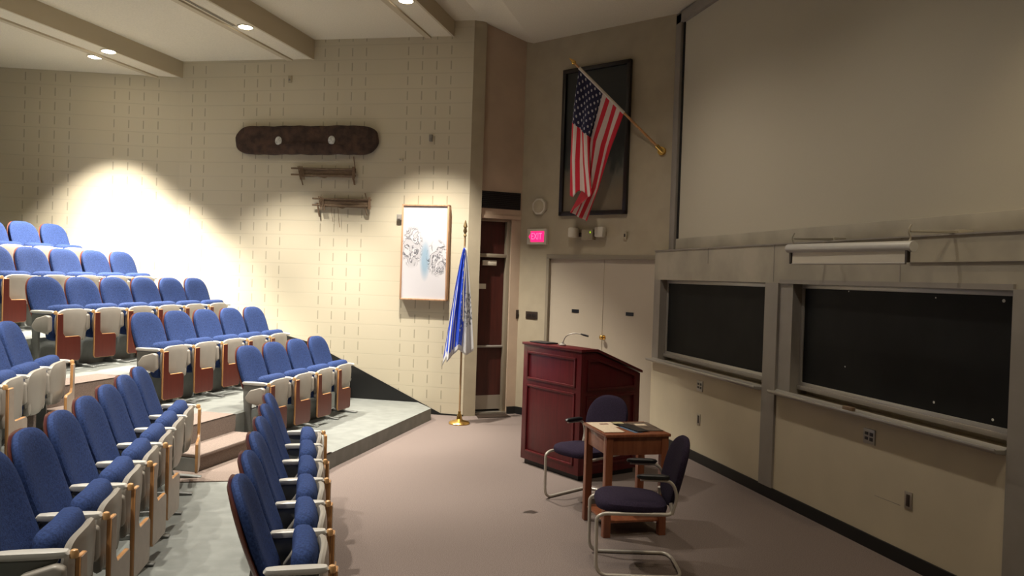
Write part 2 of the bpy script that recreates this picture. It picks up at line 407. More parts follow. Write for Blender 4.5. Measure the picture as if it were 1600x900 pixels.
def mk_stand(y):
    bm = bmesh.new()
    prof = [(-.25, .57), (-.03, .57), (-.05, .535), (-.155, .50), (-.165, .35), (-.16, .06), (-.145, .03), (-.235, .03), (-.235, .25), (-.25, .45)]
    add_prism(bm, prof, y-.014, y+.014, lambda u, v, d: (u, d, v), .004, 1)
    add_prism(bm, [(-.30, .0), (.06, .0), (.06, .014), (-.10, .032), (-.26, .032), (-.30, .014)], y-.03, y+.03, lambda u, v, d: (u, d, v), .003, 1)
    return bm
def mk_piv(y):
    bm = bmesh.new(); add_lathe(bm, [(.02, 0), (.034, .004), (.034, .02), (.012, .026)], 18, lambda a, b, c: (-.17+a, y-.014-c+.0, .44+b))
    add_prism(bm, [(-.19, .40), (-.05, .37), (-.03, .41), (-.17, .46)], y-.02, y-.012, lambda u, v, d: (u, d, v)); return bm
def mk_pod(y, s):
    bm = bmesh.new()
    prof = [(-.20, .46), (-.15, .53), (-.03, .565), (.005, .55), (.01, .41), (-.03, .385), (-.15, .40), (-.19, .43)]
    add_prism(bm, prof, y-.016*s, y-.07*s, lambda u, v, d: (u, d, v), .014, 3); return bm
def tab_map(y0, s, ang):
    def f(u, v, d):
        a = RD(ang); return (.035+u*sin(a)+d*cos(a), y0+s*(u*cos(a)-d*sin(a)*1.0), v)
    return f
LP = [(0, .575), (.072, .575), (.076, .38), (.10, .348), (.265, .348), (.285, .33), (.285, .12), (.265, .10), (.02, .10), (0, .12)]
def inset(poly, d):
    n = len(poly); out = []
    ar = sum(poly[i][0]*poly[(i+1) % n][1]-poly[(i+1) % n][0]*poly[i][1] for i in range(n)); sg = 1 if ar > 0 else -1
    for i in range(n):
        a, b, c = (Vector(poly[i-1]), Vector(poly[i]), Vector(poly[(i+1) % n]))
        e1 = (b-a).normalized(); e2 = (c-b).normalized(); n1 = Vector((-e1.y, e1.x))*sg; n2 = Vector((-e2.y, e2.x))*sg
        m = (n1+n2).normalized(); out.append(tuple(b+m*d/max(.4, m.dot(n1))))
    return out
def mk_tablet(y, s, ang):
    bm = bmesh.new(); add_prism(bm, LP, -.010, .010, tab_map(y, s, ang), .003, 1); return bm
def mk_face(y, s, ang):
    bm = bmesh.new()
    for a, b in ((.0095, .0118), (-.0118, -.0095)): add_prism(bm, inset(LP, .004), a, b, tab_map(y, s, ang))
    return bm
def mk_hinge(y):
    bm = bmesh.new(); add_lathe(bm, [(.004, -.02), (.016, -.016), (.018, .0), (.013, .014), (.004, .018)], 14, lambda a, b, c: (.022+a, y+b, .588+c)); return bm
def make_seat(lam, left_end=False, tablet=1):
    """tablet: 1 on the right-hand arm, 0 none, -1 on the far arm"""
    t = thing('auditorium_seat', 'x', 'seat')
    sh = obj('back_shell', mk_shell(), M['shell'], t, True)
    obj('backrest', mk_back(), M['blue'], t, True)
    obj('seat_pan', mk_pan(), M['pan'], t, True)
    obj('seat_cushion', mk_cush(), M['blue'], t, True)
    obj('armrest', mk_arm(0), M['arm'], t, True)
    st = obj('standard', mk_stand(0), M['steel'], t, True); obj('pivot', mk_piv(0), M['arm'], st, True)
    obj('tablet_bracket', mk_pod(0, 1), M['pan'], t, True)
    if tablet == 1:
        tb = obj('writing_tablet', mk_tablet(.0, 1, 5), M['oak'], t, True); obj('tablet_face', mk_face(.0, 1, 5), lam, tb); obj('hinge', mk_hinge(0), M['oakcap'], tb, True)
    if left_end:
        obj('armrest', mk_arm(.5), M['arm'], t, True)
        st = obj('standard', mk_stand(.5), M['steel'], t, True); obj('pivot', mk_piv(.53), M['arm'], st, True)
        if tablet == -1:
            tb = obj('writing_tablet', mk_tablet(.5, -1, 4), M['oak'], t, True); obj('tablet_face', mk_face(.5, -1, 4), lam, tb); obj('hinge', mk_hinge(.5), M['oakcap'], tb, True)
    return t
protos = {}
def seat(kind, loc, rz, label, group):
    if kind not in protos:
        a = {'n': (M['beigelam'], False, 1), 'nn': (M['beigelam'], False, 0), 'ne': (M['beigelam'], True, -1), 'f': (M['redlam'], False, 1), 'fe': (M['redlam'], True, 1)}[kind]
        protos[kind] = make_seat(*a); o = protos[kind]
    else: o = copy_tree(protos[kind])
    o.location = loc; o.rotation_euler = (0, 0, rz); tag(o, label, 'seat', group); return o
ORD = ['', 'second', 'third', 'fourth', 'fifth', 'sixth', 'seventh', 'eighth']
def ordn(i, tail, first): return first if i == 0 else ORD[i]+' '+tail
rowsN = [('near block front row', .095, 3.53, 6, 0.0, 'blue seats of the front row in the near block'),
         ('near block second row', -.90, 3.44, 7, .15, 'blue seats of the second row in the near block'),
         ('near block third row', -1.957, 4.874, 5, .46, 'blue seats of the third row in the near block')]
for ri, (nm, X, Y, n, z, grp) in enumerate(rowsN):
    for k in range(n):
        kind = 'ne' if k == n-1 else ('nn' if k == n-2 and ri > 0 else 'n')
        j = n-1-k
        pos = 'closest to the carpeted steps' if j == 0 else ('nearest the camera' if k == 0 else ORD[j]+' from the carpeted steps')
        seat(kind, (X, Y+.5*k, z), 0, 'blue folding seat, %s, %s' % (pos, nm), grp)
rF = RD(27.5); rv = Vector((sin(rF), cos(rF), 0)); wv = Vector((cos(rF), -sin(rF), 0))
rowsF = [('far block lowest row', (-.408, 8.191), 4, .15, 'blue seats of the first far row'),
         ('far block second row', (-1.427, 8.389), 5, .46, 'blue seats of the second far row'),
         ('far block third row', (-2.463, 8.722), 6, .79, 'blue seats of the third far row'),
         ('far block fourth row', None, 5, 1.11, 'blue seats of the fourth far row'),
         ('far block top row', None, 4, 1.46, 'blue seats of the top far row')]
alongF = {3: (-7.28, 7.0), 4: (-8.30, 7.40)}
for ri, (nm, P, n, z, grp) in enumerate(rowsF):
    if P is None:
        q = wv*alongF[ri][0]+rv*alongF[ri][1]; P = (q.x, q.y)
    for k in range(n):
        j = n-1-k
        pos = 'closest to the block wall' if j == 0 else ('at the aisle end' if k == 0 and ri < 3 else ORD[j]+' from the block wall')
        q = Vector((P[0], P[1], z))+rv*.5*k
        seat('fe' if j == 0 else 'f', q, -rF, 'blue folding seat, %s, %s' % (pos, nm), grp)

# ================================================================ RIGHT WALL: CHALKBOARD UNIT
UX = 3.962
# cream panels, header, posts and black base (fixed parts of the room)
struct(box('trim_7', (UX, -1, 0), (4.13, 8.87, .955), M['cream']))
struct(box('trim_8', (UX, -1, 1.90), (4.13, 8.87, 2.245), M['band']))
struct(box('trim_9', (UX-.02, 6.215, .10), (4.13, 6.42, 1.90), M['frame']))
struct(box('trim_10', (UX-.02, 3.35, .10), (4.13, 3.80, 1.90), M['frame']))
struct(box('trim_11', (UX, 8.70, .955), (4.13, 8.87, 1.90), M['frame']))
struct(box('trim_12', (UX, 6.02, .955), (4.13, 6.215, 1.90), M['frame']))
struct(box('trim_13', (UX, -1, .955), (4.13, 3.35, 1.90), M['cream']))
struct(box('baseboard_right', (UX-.014, -1, 0), (UX, 8.86, .10), M['black']))
# header joints and conduit
for y in (6.326, 4.75, 7.55):
    struct(box('trim_14', (UX-.003, y-.004, 2.08 if y > 6.4 else 1.91), (UX+.001, y+.004, 2.245), M['frame']))
tag(box('surface_conduit', (UX-.014, 1.5, 2.064), (UX, 4.66, 2.078), M['band']), 'thin beige conduit running right from the small roll-up screen', 'conduit')
struct(box('trim_15', (UX-.012, -1, 2.236), (UX+.0, 8.87, 2.247), M['frame']))
struct(box('trim_16', (UX-.02, 3.8, 1.895), (UX, 6.2, 1.93), M['frame']))
def board(lab, y0, y1, marks):
    t = thing('chalkboard', lab, 'chalkboard', (4.06, (y0+y1)/2, 1.0))
    h = (y1-y0)/2
    box('slate_panel', (0, -h+.03, .06), (.02, h-.03, .875), M['slate'], t)
    bm = bmesh.new()
    add_box(bm, (-.012, -h, .86), (.03, h, .90), .003); add_box(bm, (-.012, -h, .0), (.03, h, .065), .003)
    add_box(bm, (-.012, -h, .06), (.03, -h+.035, .865), .003); add_box(bm, (-.012, h-.035, .06), (.03, h, .865), .003)
    obj('board_frame', bm, M['metalrail'], t, True)
    box('bottom_rail', (-.03, -h, .0), (-.012, h, .035), M['frame'], t, .003)
    if marks:
        for (yy, zz, r) in marks:
            bm = bmesh.new(); add_pad(bm, sup(r, r*.9, 2, 2, 12), .002, lambda u, v, w: (-.002+w, yy-(y0+y1)/2+u, zz-1.0+v), 2, 2)
            obj('chalk_mark', bm, M['chalk'], t)
    return t
board('smaller black chalkboard on the right wall next to the double doors', 6.425, 8.70, None)
board('large black chalkboard with white spots, nearest the right picture edge', 3.80, 6.02,
      [(3.975, 1.83, .012), (4.52, 1.83, .006), (5.42, 1.85, .006), (4.50, 1.13, .010), (4.02, 1.10, .010), (5.43, 1.26, .007)])
def tray(lab, y0, y1):
    bm = bmesh.new()
    prof = [(UX, .930), (UX-.085, .938), (UX-.098, .955), (UX-.094, .972), (UX-.084, .962), (UX-.02, .960), (UX, .975)]
    add_prism(bm, prof, y0, y1, lambda u, v, d: (u, d, v), .002, 1)
    tag(obj('chalk_tray', bm, M['metalrail'], None, True), lab, 'chalk tray')
tray('pale metal chalk tray under the smaller chalkboard', 6.425, 8.84)
tray('pale metal chalk tray under the large chalkboard', 3.81, 6.21)
for y, a, L in ((5.17, .05, .10),):
    bm = bmesh.new(); add_box(bm, (-.02, -L/2, 0), (.02, L/2, .028), .005)
    o = obj('chalk_eraser', bm, M['weather'], None, True); o.location = (UX-.052, y, .964); o.rotation_euler = (0, 0, a)
    tag(o, 'brown felt eraser lying on the tray of the large chalkboard', 'eraser')
def outlet(lab, y, z, quad):
    t = thing('outlet_box' if quad else 'wall_outlet', lab, 'outlet', (UX, y, z))
    if quad:
        box('cover_plate', (-.008, -.062, -.055), (0, .062, .055), M['metalrail'], t, .002)
        for a, b in ((-.026, .018), (.026, .018), (-.026, -.018), (.026, -.018)):
            box('socket', (-.011, a-.018, b-.013+(.004 if a > 0 else 0)), (-.007, a+.018, b+.013), M['blackpl'], t, .002)
    else:
        box('cover_plate', (-.007, -.035, -.058), (0, .035, .058), M['brass'] if False else M['kick'], t, .002)
        box('socket', (-.010, -.016, -.04), (-.006, .016, .04), M['brown'], t, .002)
outlet('square double outlet below the smaller chalkboard tray', 7.622, .80, True)
outlet('small upright outlet low under the smaller chalkboard', 7.624, .45, False)
outlet('square double outlet below the large chalkboard tray', 4.994, .802, True)
outlet('small upright outlet low under the large chalkboard', 4.582, .45, False)
# scratch on panel
tag(prism('wall_scratch', [(4.66, .392), (4.92, .391), (4.92, .394), (4.66, .396)], UX-.001, UX+.001, M['frame'], None, lambda u, v, d: (d, u, v)), 'thin dark scratch on the cream wall panel left of the low outlet', 'scratch')
# big fixed projection screen
t = thing('projection_screen', 'huge pale projection surface in a grey frame above the chalkboards', 'screen', (4.11, 5.0, 2.25))
prism('screen_surface', [(-7, .125), (3.60, .125), (3.60, 2.67), (-7, 2.67)], .0, .012, M['screen'], t, lambda u, v, d: (d+.004, u, v))
bm = bmesh.new()
add_box(bm, (-.045, 3.60, 0), (.018, 3.735, 2.76), .004); add_box(bm, (-.045, -7, 2.645), (.018, 3.735, 2.775), .004); 
obj('screen_frame', bm, M['frame'], t, True)
box('lower_rail', (-.02, -7, 0), (.018, 3.60, .13), M['band'], t, .003)
box('dark_gap', (-.012, 3.575, .13), (.006, 3.602, 2.66), M['blackpl'], t)  # thin black strip along the gap between frame and screen surface
# small roll-up screen on two wall brackets
t = thing('rollup_screen', 'small white roll-up screen hanging on brackets above the large chalkboard', 'screen', (3.62, 4.9, 2.15))
bm = bmesh.new(); add_tube(bm, [(.01, -.66, .0), (.0, .68, .02)], .034, 16); obj('screen_case', bm, M['arm'], t, True)
box('screen_sheet', (-.004, -.60, -.105), (.002, .62, .0), M['offwhite'], t)
bm = bmesh.new(); add_tube(bm, [(0, -.605, -.105), (0, .625, -.100)], .008, 8); obj('sheet_bar', bm, M['metalrail'], t, True)
for y in (-.62, .64):
    bm = bmesh.new(); add_box(bm, (-.012, y-.012, -.1), (.012, y+.012, .0), .003); obj('end_bracket', bm, M['brown'], t, True)
    bm = bmesh.new()
    add_prism(bm, [(.01, .102), (.49, .122), (.49, .100), (.01, .090)], y-.012, y+.012, lambda u, v, d: (u, d, v), .002, 1)
    add_box(bm, (.36, y-.02, .080), (.492, y+.02, .122), .003)
    add_tube(bm, fillet([(.02, y, .14), (-.005, y, .10), (.02, y, .05), (.0, y, .02)], .03), .006, 8)
    obj('wall_bracket', bm, M['band'], t, True)
# stains on header (their own shape)

# ================================================================ DOOR WALL
s0, s1 = d0, d1
t = thing('double_door', 'cream double doors with two small black plates behind the lectern', 'door', DW((s0+s1)/2, 0, 0))
t.name = 'double_door'
def DWl(s, z, out=0): v = DW(s, z, out)-DW((s0+s1)/2, 0, 0); return v
sm, _ = DW.at(940, 450)
for a, b, nm in ((sm+.004, s0-.045, 'left'), (s1+.002, sm-.004, 'right')):
    dleaf = prism('door_leaf', [(min(a, b), .01), (max(a, b), .01), (max(a, b), 2.135), (min(a, b), 2.135)], -.05, -.03, M['doorpaint'], t, lambda u, v, d: DWl(u, v, d))
    px = 897 if nm == 'left' else 982
    ps, pz = DW.at(px, 486 if nm == 'left' else 491)
    pl = prism('name_plate', [(ps-.055, pz-.022), (ps+.055, pz-.022), (ps+.055, pz+.022), (ps-.055, pz+.022)], -.03, -.024, M['blackpl'], dleaf, lambda u, v, d: DWl(u, v, d))
ks, kz = DW.at(938, 527)
bm = bmesh.new(); add_lathe(bm, [(.03, 0), (.03, .006), (.012, .01), (.012, .03), (.026, .045), (.028, .06), (.015, .07)], 20,
    lambda a, b, c: DWl(ks-.03+a, kz+b, -.03+c)); obj('door_knob', bm, M['brass'], t, True)
bm = bmesh.new()
add_prism(bm, [(s1-.0, 2.135), (s0+.0, 2.135), (s0+.0, 2.19), (s1-.0, 2.19)], -.10, .015, lambda u, v, d: DWl(u, v, d), .003)
add_prism(bm, [(s0-.045, 0), (s0, 0), (s0, 2.14), (s0-.045, 2.14)], -.10, .015, lambda u, v, d: DWl(u, v, d), .003)
obj('door_frame', bm, M['doorframe'], t, True)
bm = bmesh.new(); add_prism(bm, [(sm-.012, .01), (sm+.012, .01), (sm+.012, 2.135), (sm-.012, 2.135)], -.031, -.024, lambda u, v, d: DWl(u, v, d)); obj('astragal', bm, M['doorpaint'], t)

# exit sign, clock, emergency light, thermostat, plates
def pbox(nm, pl, s, z, w, h, d0_, d1_, m, parent, org, bevel=.004):
    return prism(nm, [(s-w/2, z-h/2), (s+w/2, z-h/2), (s+w/2, z+h/2), (s-w/2, z+h/2)], d0_, d1_, m, parent, lambda u, v, d: pl(u, v, d)-org, bevel)
s, z = DW.at(842, 370); org = DW(s, z, 0)
t = thing('exit_sign', 'glowing pink-red exit sign on the wall left of the double doors', 'sign', org)
pbox('housing', DW, s, z, .33, .21, 0, .05, M['offwhite'], t, org)
# arrow-ended lit face (local: right in picture = -s)
prism('lit_face', [(s-.125, z-.072), (s+.10, z-.072), (s+.10, z-.045), (s+.135, z), (s+.10, z+.045), (s+.10, z+.072), (s-.125, z+.072)], .05, .053, M['exit'], t, lambda u, v, d: DW(u, v, d)-org)
cu = bpy.data.curves.new('exit_text', 'FONT'); cu.body = 'EXIT'; cu.size = .125; cu.extrude = .001; cu.align_x = 'CENTER'; cu.align_y = 'CENTER'
to = bpy.data.objects.new('tmp', cu); C.objects.link(to); bpy.context.view_layer.update()
me = bpy.data.meshes.new_from_object(to.evaluated_get(bpy.context.evaluated_depsgraph_get())); bpy.data.objects.remove(to)
me.materials.clear(); me.materials.append(M['exitlet'])
lt = bpy.data.objects.new('exit_lettering', me); C.objects.link(lt); lt.parent = t
xr = -DW.d; lt.matrix_local = Matrix(((xr.x*.72, 0, DW.n.x, 0), (xr.y*.72, 0, DW.n.y, 0), (0, 1, 0, 0), (0, 0, 0, 1)))
lt.location = DW.n*.0545+DW.d*.0
s, z = DW.at(845, 323); org = DW(s, z, 0)
t = thing('wall_clock', 'round off-white wall speaker above the exit sign', 'speaker', org); t.name = 'wall_speaker'
bm = bmesh.new(); add_prism(bm, [(s+.115*cos(pi/8+i*pi/4), z+.115*sin(pi/8+i*pi/4)) for i in range(8)], 0, .05, lambda u, v, d: DW(u, v, d)-org, .006); obj('housing', bm, M['offwhite'], t, True)
bm = bmesh.new(); add_prism(bm, [(s+.085*cos(i*pi/12), z+.085*sin(i*pi/12)) for i in range(24)], .048, .056, lambda u, v, d: DW(u, v, d)-org, .003); obj('grille', bm, M['plain'], t, True)
s, z = DW.at(922, 366); org = DW(s, z, 0)
t = thing('emergency_light', 'emergency light with two square lamp heads above the double doors', 'light', org)
pbox('battery_box', DW, s, z-.01, .17, .13, 0, .07, M['plain'], t, org)
for sg in (-1, 1): 
    hd_ = pbox('lamp_head', DW, s+sg*.205, z+.02, .13, .13, .03, .12, M['offwhite'], t, org, .02)
    pbox('head_bracket', DW, s+sg*.12, z-.01, .09, .05, .01, .045, M['brown'], t, org)
pbox('indicator', DW, s-.05, z+.02, .015, .02, .07, .075, mat('green_indicator', (.3, .5, .02), .4, emit=(.5, .8, .02), estr=.5), t, org, 0)
s, z = DW.at(978, 368); org = DW(s, z, 0)
t = thing('thermostat', 'tiny beige thermostat on the wall right of the emergency light', 'thermostat', org)
pbox('case', DW, s, z, .05, .09, 0, .03, M['plain'], t, org); pbox('dial', DW, s, z, .02, .04, .03, .034, M['brown'], t, org, 0)
s, z = DW.at(831, 492.5); org = DW(s, z, 0)
t = thing('control_plate', 'dark brown wall plate between the recess and the double doors', 'wall plate', org)
pbox('plate', DW, s, z, .20, .10, 0, .012, M['brown'], t, org)
for q in (-.06, -.02, .02, .06): pbox('switch', DW, s+q, z, .016, .04, .012, .018, M['blackpl'], t, org, .002)
s, z = RW.at(809, 491); org = RW(s, z, 0)
t = thing('light_switch', 'dark light switch beside the recessed door', 'switch', org)
pbox('plate', RW, s, z, .06, .12, 0, .01, M['brown'], t, org); pbox('toggle', RW, s, z, .012, .03, .01, .022, M['blackpl'], t, org, .002)

# recessed service door with vent grille above
org = RW(.2, 0, -.1)
t = thing('recessed_door', 'narrow dark red service door recessed behind the flag', 'door', org)
g = lambda u, v, d: RW(u, v, d)-org
lf = prism('door_leaf', [(-.02, .06), (.405, .06), (.405, 2.13), (-.02, 2.13)], -.14, -.10, M['darkwood'], t, g)
prism('kick_plate', [(0, .06), (.40, .06), (.40, .25), (0, .25)], -.10, -.095, M['kick'], lf, g)
prism('push_bar', [(0, .905), (.40, .905), (.40, .935), (0, .935)], -.10, -.06, M['frame'], lf, g, .004)
prism('sign_plate', [(.01, 1.70), (.14, 1.70), (.14, 1.77), (.01, 1.77)], -.10, -.096, M['offwhite'], lf, g)
prism('door_closer', [(.07, 2.02), (.27, 2.02), (.27, 2.09), (.07, 2.09)], -.10, -.05, M['offwhite'], lf, g, .006)
prism('transom_panel', [(-.02, 2.18), (.405, 2.18), (.405, 2.62), (-.02, 2.62)], -.14, -.11, M['darkwood'], t, g)
bm = bmesh.new()
for q in ([(-.02, 2.13), (.41, 2.13), (.41, 2.18), (-.02, 2.18)], [(-.02, 2.62), (.455, 2.62), (.455, 2.67), (-.02, 2.67)], [(.40, 0), (.455, 0), (.455, 2.63), (.40, 2.63)]):
    add_prism(bm, q, -.15, -.03, g, .003)
obj('door_frame', bm, M['doorframe'], t, True)
prism('threshold', [(-.02, 0), (.455, 0), (.455, .03), (-.02, .03)], -.15, -.0, M['kick'], t, g)
org = RW(.28, 2.9, 0); g = lambda u, v, d: RW(u, v, d)-org
t = thing('vent_grille', 'black rectangular vent grille above the recessed door', 'vent', org)
prism('backing', [(.0, 2.79), (.57, 2.79), (.57, 3.02), (.0, 3.02)], 0, .006, M['blackpl'], t, g)
bm = bmesh.new()
for i in range(9): add_prism(bm, [(.005, 2.80+i*.025), (.565, 2.80+i*.025), (.565, 2.808+i*.025), (.005, 2.808+i*.025)], .006, .02, g)
obj('louvres', bm, M['blackpl'], t)
# ledge under the vent
prism('trim_17', [(.0, 2.655), (.57, 2.655), (.57, 2.70), (.0, 2.70)], 0, .02, M['tan'], None, RW.f())['kind'] = 'structure'
# thin dark brown patch on the floor in front of the recess
o = prism('floor_patch', [(2.16, 10.28), (2.62, 10.34), (2.60, 10.60), (2.18, 10.52)], .0, .008, M['brown']); tag(o, 'flat dark brown patch on the floor in front of the recessed door', 'mat')

# ================================================================ FRAMED PICTURE + NATIONAL FLAG
q = [DW.at(*a, .02) for a in ((880, 108), (987, 93), (980, 335), (876, 337))]
sa = (q[0][0]+q[3][0])/2; sb = (q[1][0]+q[2][0])/2; za = 2.695; zb = 4.60
org = DW((sa+sb)/2, za, 0); g = lambda u, v, d: DW(u, v, d)-org
t = thing('framed_picture', 'tall dark framed landscape picture hanging behind the striped flag', 'picture', org)
bm = bmesh.new(); fwid = .055
for q4 in ([(sb, za), (sa, za), (sa, za+fwid), (sb, za+fwid)], [(sb, zb-fwid), (sa, zb-fwid), (sa, zb), (sb, zb)], [(sb, za), (sb+fwid, za), (sb+fwid, zb), (sb, zb)], [(sa-fwid, za), (sa, za), (sa, zb), (sa-fwid, zb)]):
    add_prism(bm, q4, 0, .05, g, .006)
obj('picture_frame', bm, wood('dark_frame_wood', (.014, .007, .005), (.009, .005, .004), .4), t, True)
mp_ = mat('landscape_print', (.05, .05, .045), .5); nt = mp_.node_tree; b = nt.nodes['Principled BSDF']
tc = nt.nodes.new('ShaderNodeTexCoord'); sx = nt.nodes.new('ShaderNodeSeparateXYZ'); nt.links.new(tc.outputs['Generated'], sx.inputs[0])
nz = nt.nodes.new('ShaderNodeTexNoise'); nz.inputs['Scale'].default_value = 4.5; nt.links.new(tc.outputs['Generated'], nz.inputs['Vector'])
hh = math_node(nt, 'ADD', sx.outputs[2], math_node(nt, 'MULTIPLY', math_node(nt, 'SUBTRACT', nz.outputs['Fac'], .5), .35))
r = nt.nodes.new('ShaderNodeValToRGB'); r.color_ramp.elements[0].color = (.16, .125, .08, 1); r.color_ramp.elements[1].color = (.010, .011, .010, 1)
r.color_ramp.elements[0].position = .12; r.color_ramp.elements[1].position = .50
e = r.color_ramp.elements.new(.30); e.color = (.11, .10, .075, 1); e = r.color_ramp.elements.new(.36); e.color = (.03, .035, .03, 1)
nt.links.new(hh, r.inputs[0]); nt.links.new(r.outputs[0], b.inputs['Base Color'])
prism('canvas', [(sb+.05, za+.05), (sa-.05, za+.05), (sa-.05, zb-.05), (sb+.05, zb-.05)], .005, .02, mp_, t, g)

# wall flag; pole socketed to the door wall, leaning out over the room
def at_out(x, y, out): s, z = DW.at(x, y, out); return DW(s, z, out)
base = at_out(1034, 236, .02); tip = at_out(899, 100, .62)
def pole_pt(t_): return base.lerp(tip, t_)
t = thing('wall_flag', 'striped red and white flag with starred blue canton on a slanted wooden pole', 'flag', base)
bm = bmesh.new(); add_tube(bm, [base-base, tip-base], [.016, .012], 12); obj('flag_pole', bm, M['oak'], t, True)
bm = bmesh.new(); dirp = (tip-base).normalized()
add_tube(bm, [tip-base, tip-base+dirp*.02, tip-base+dirp*.05, tip-base+dirp*.10], [.014, .028, .022, .003], 12); obj('finial', bm, M['brass'], t, True)
bm = bmesh.new(); add_tube(bm, [-dirp*.03, dirp*.09], .026, 12); add_tube(bm, [Vector((0, 0, 0))-DW.n*.02, DW.n*.015], .05, 14); obj('wall_socket', bm, M['brass'], t, True)
# cloth control: (u fly, v hoist) -> pixel on a plane at distance 'out' from the wall
hoist0 = at_out(974, 178, 0)   # only for parameter along the pole
def on_pole(x, y):
    best = min(range(201), key=lambda i: (lambda P: (P[0]-x)**2+(P[1]-y)**2)(pix(pole_pt(i/200)))); return best/200
def pix(P):
    d = P-Vector((0, 0, EYE)); zc = d.dot(fw); return (800+FPX*d.dot(rr)/zc, 450-FPX*d.dot(uu)/zc)
tb, tt = on_pole(974, 178), on_pole(904, 107)
def out_of(P): return (P-DW.P).dot(DW.n)
def ctrl(v):
    ph = pole_pt(tb+(tt-tb)*v); oh = out_of(ph)
    if v <= 6.5/13:                           # rear layer, lower stripes
        k = v/(6.5/13)
        return [ph, at_out(955-36*k, 235-22*k, oh-.03), at_out(936-22*k, 296-8*k, oh-.06), at_out(917-25*k, 346-14*k, oh-.08)]
    k = (v-6.5/13)/(6.5/13)
    return [ph, at_out(919-25*k, 213-22*k, oh+.05*(1-k)), at_out(922-32*k, 256-8*k, oh+.07-.05*k), at_out(927-38*k, 303+8*sin(9*k)*.6, oh+.06-.06*k)]
NV, NU = 66, 60
bm = bmesh.new(); uvl = bm.loops.layers.uv.new('UVMap'); G = []
for i in range(NV+1):
    v = i/NV; c = ctrl(v); row_ = []
    for j in range(NU+1):
        u = j/NU
        ks_ = [0, .4, .7, 1.0]; 
        for a in range(3):
            if u <= ks_[a+1]+1e-9: break
        w_ = (u-ks_[a])/(ks_[a+1]-ks_[a]); P = c[a].lerp(c[a+1], w_)
        P = P + DW.n*(.022*sin(v*21+u*3)*min(1, u*3)) - base
        row_.append(bm.verts.new(P))
    G.append(row_)
for i in range(NV):
    for j in range(NU):
        f_ = bm.faces.new((G[i][j], G[i][j+1], G[i+1][j+1], G[i+1][j]))
        for l, (a, b_) in zip(f_.loops, ((i, j), (i, j+1), (i+1, j+1), (i+1, j))): l[uvl].uv = (b_/NU, a/NV)
def flag_mat():
    m = mat('flag_cloth', (.5, .02, .03), .75); nt = m.node_tree; b = nt.nodes['Principled BSDF']
    uvn = nt.nodes.new('ShaderNodeUVMap'); uvn.uv_map = 'UVMap'; sx = nt.nodes.new('ShaderNodeSeparateXYZ'); nt.links.new(uvn.outputs[0], sx.inputs[0])
    u, v = sx.outputs[0], sx.outputs[1]
    st = math_node(nt, 'LESS_THAN', math_node(nt, 'FLOORED_MODULO', math_node(nt, 'MULTIPLY', v, 13), 2.0), 1.0)
    can = math_node(nt, 'MULTIPLY', math_node(nt, 'LESS_THAN', u, .4), math_node(nt, 'GREATER_THAN', v, 6/13))
    su = math_node(nt, 'MULTIPLY', u, 12/.4*.5); sv = math_node(nt, 'MULTIPLY', math_node(nt, 'SUBTRACT', v, 6/13), 10/(7/13)*.5)
    def dots(off):
        a = math_node(nt, 'SUBTRACT', math_node(nt, 'FRACT', math_node(nt, 'ADD', su, off)), .5); c = math_node(nt, 'SUBTRACT', math_node(nt, 'FRACT', math_node(nt, 'ADD', sv, off)), .5)
        return math_node(nt, 'LESS_THAN', math_node(nt, 'ADD', math_node(nt, 'MULTIPLY', a, a), math_node(nt, 'MULTIPLY', c, c)), .024)
    star = math_node(nt, 'MAXIMUM', dots(0), dots(.5))
    m1 = nt.nodes.new('ShaderNodeMix'); m1.data_type = 'RGBA'; m1.inputs[6].default_value = (.72, .60, .56, 1); m1.inputs[7].default_value = (.62, .012, .035, 1); nt.links.new(st, m1.inputs[0])
    m2 = nt.nodes.new('ShaderNodeMix'); m2.data_type = 'RGBA'; m2.inputs[6].default_value = (.012, .012, .055, 1); m2.inputs[7].default_value = (.5, .48, .54, 1); nt.links.new(star, m2.inputs[0])
    m3 = nt.nodes.new('ShaderNodeMix'); m3.data_type = 'RGBA'; nt.links.new(can, m3.inputs[0]); nt.links.new(m1.outputs[2], m3.inputs[6]); nt.links.new(m2.outputs[2], m3.inputs[7])
    nt.links.new(m3.outputs[2], b.inputs['Base Color'])
    b.inputs['Sheen Weight'].default_value = .2
    return m
o = obj('flag_cloth', bm, flag_mat(), t, True)
md = o.modifiers.new('thick', 'SOLIDIFY'); md.thickness = .003
bm = bmesh.new()
ra = pole_pt(tb)-base; rb = pole_pt(tt)-base
add_tube(bm, [ra, rb], .019, 10); obj('hoist_sleeve', bm, mat('white_canvas', (.66, .60, .52), .8), t, True)

# ================================================================ BLUE FLAG ON FLOOR STAND
FS = (1.845, 9.93)
t = thing('floor_flag', 'furled blue and white flag on a brass floor stand at the wall corner', 'flag', (FS[0], FS[1], 0))
bm = bmesh.new(); add_lathe(bm, [(.13, 0), (.135, .012), (.12, .03), (.06, .045), (.035, .06), (.03, .11), (.018, .13), (.018, .16)], 28); obj('stand_base', bm, M['brass'], t, True)
bm = bmesh.new(); add_tube(bm, [(0, 0, .1), (0, 0, 2.36)], .013, 12); obj('flag_pole', bm, wood('pole_wood', (.45, .30, .16), (.3, .19, .1)), t, True)
bm = bmesh.new(); add_lathe(bm, [(.012, 2.36), (.022, 2.375), (.012, 2.40), (.026, 2.43), (.016, 2.47), (.028, 2.49), (.004, 2.57)], 14); obj('finial', bm, mat('tarnished_brass', (.35, .25, .12), .35, .9), t, True)
rgt = Vector((cos(RD(8)), -sin(RD(8)), 0)); fwd_ = Vector((sin(RD(8)), cos(RD(8)), 0))
bm = bmesh.new(); uvl = bm.loops.layers.uv.new('UVMap'); G = []
NA, NB = 80, 40
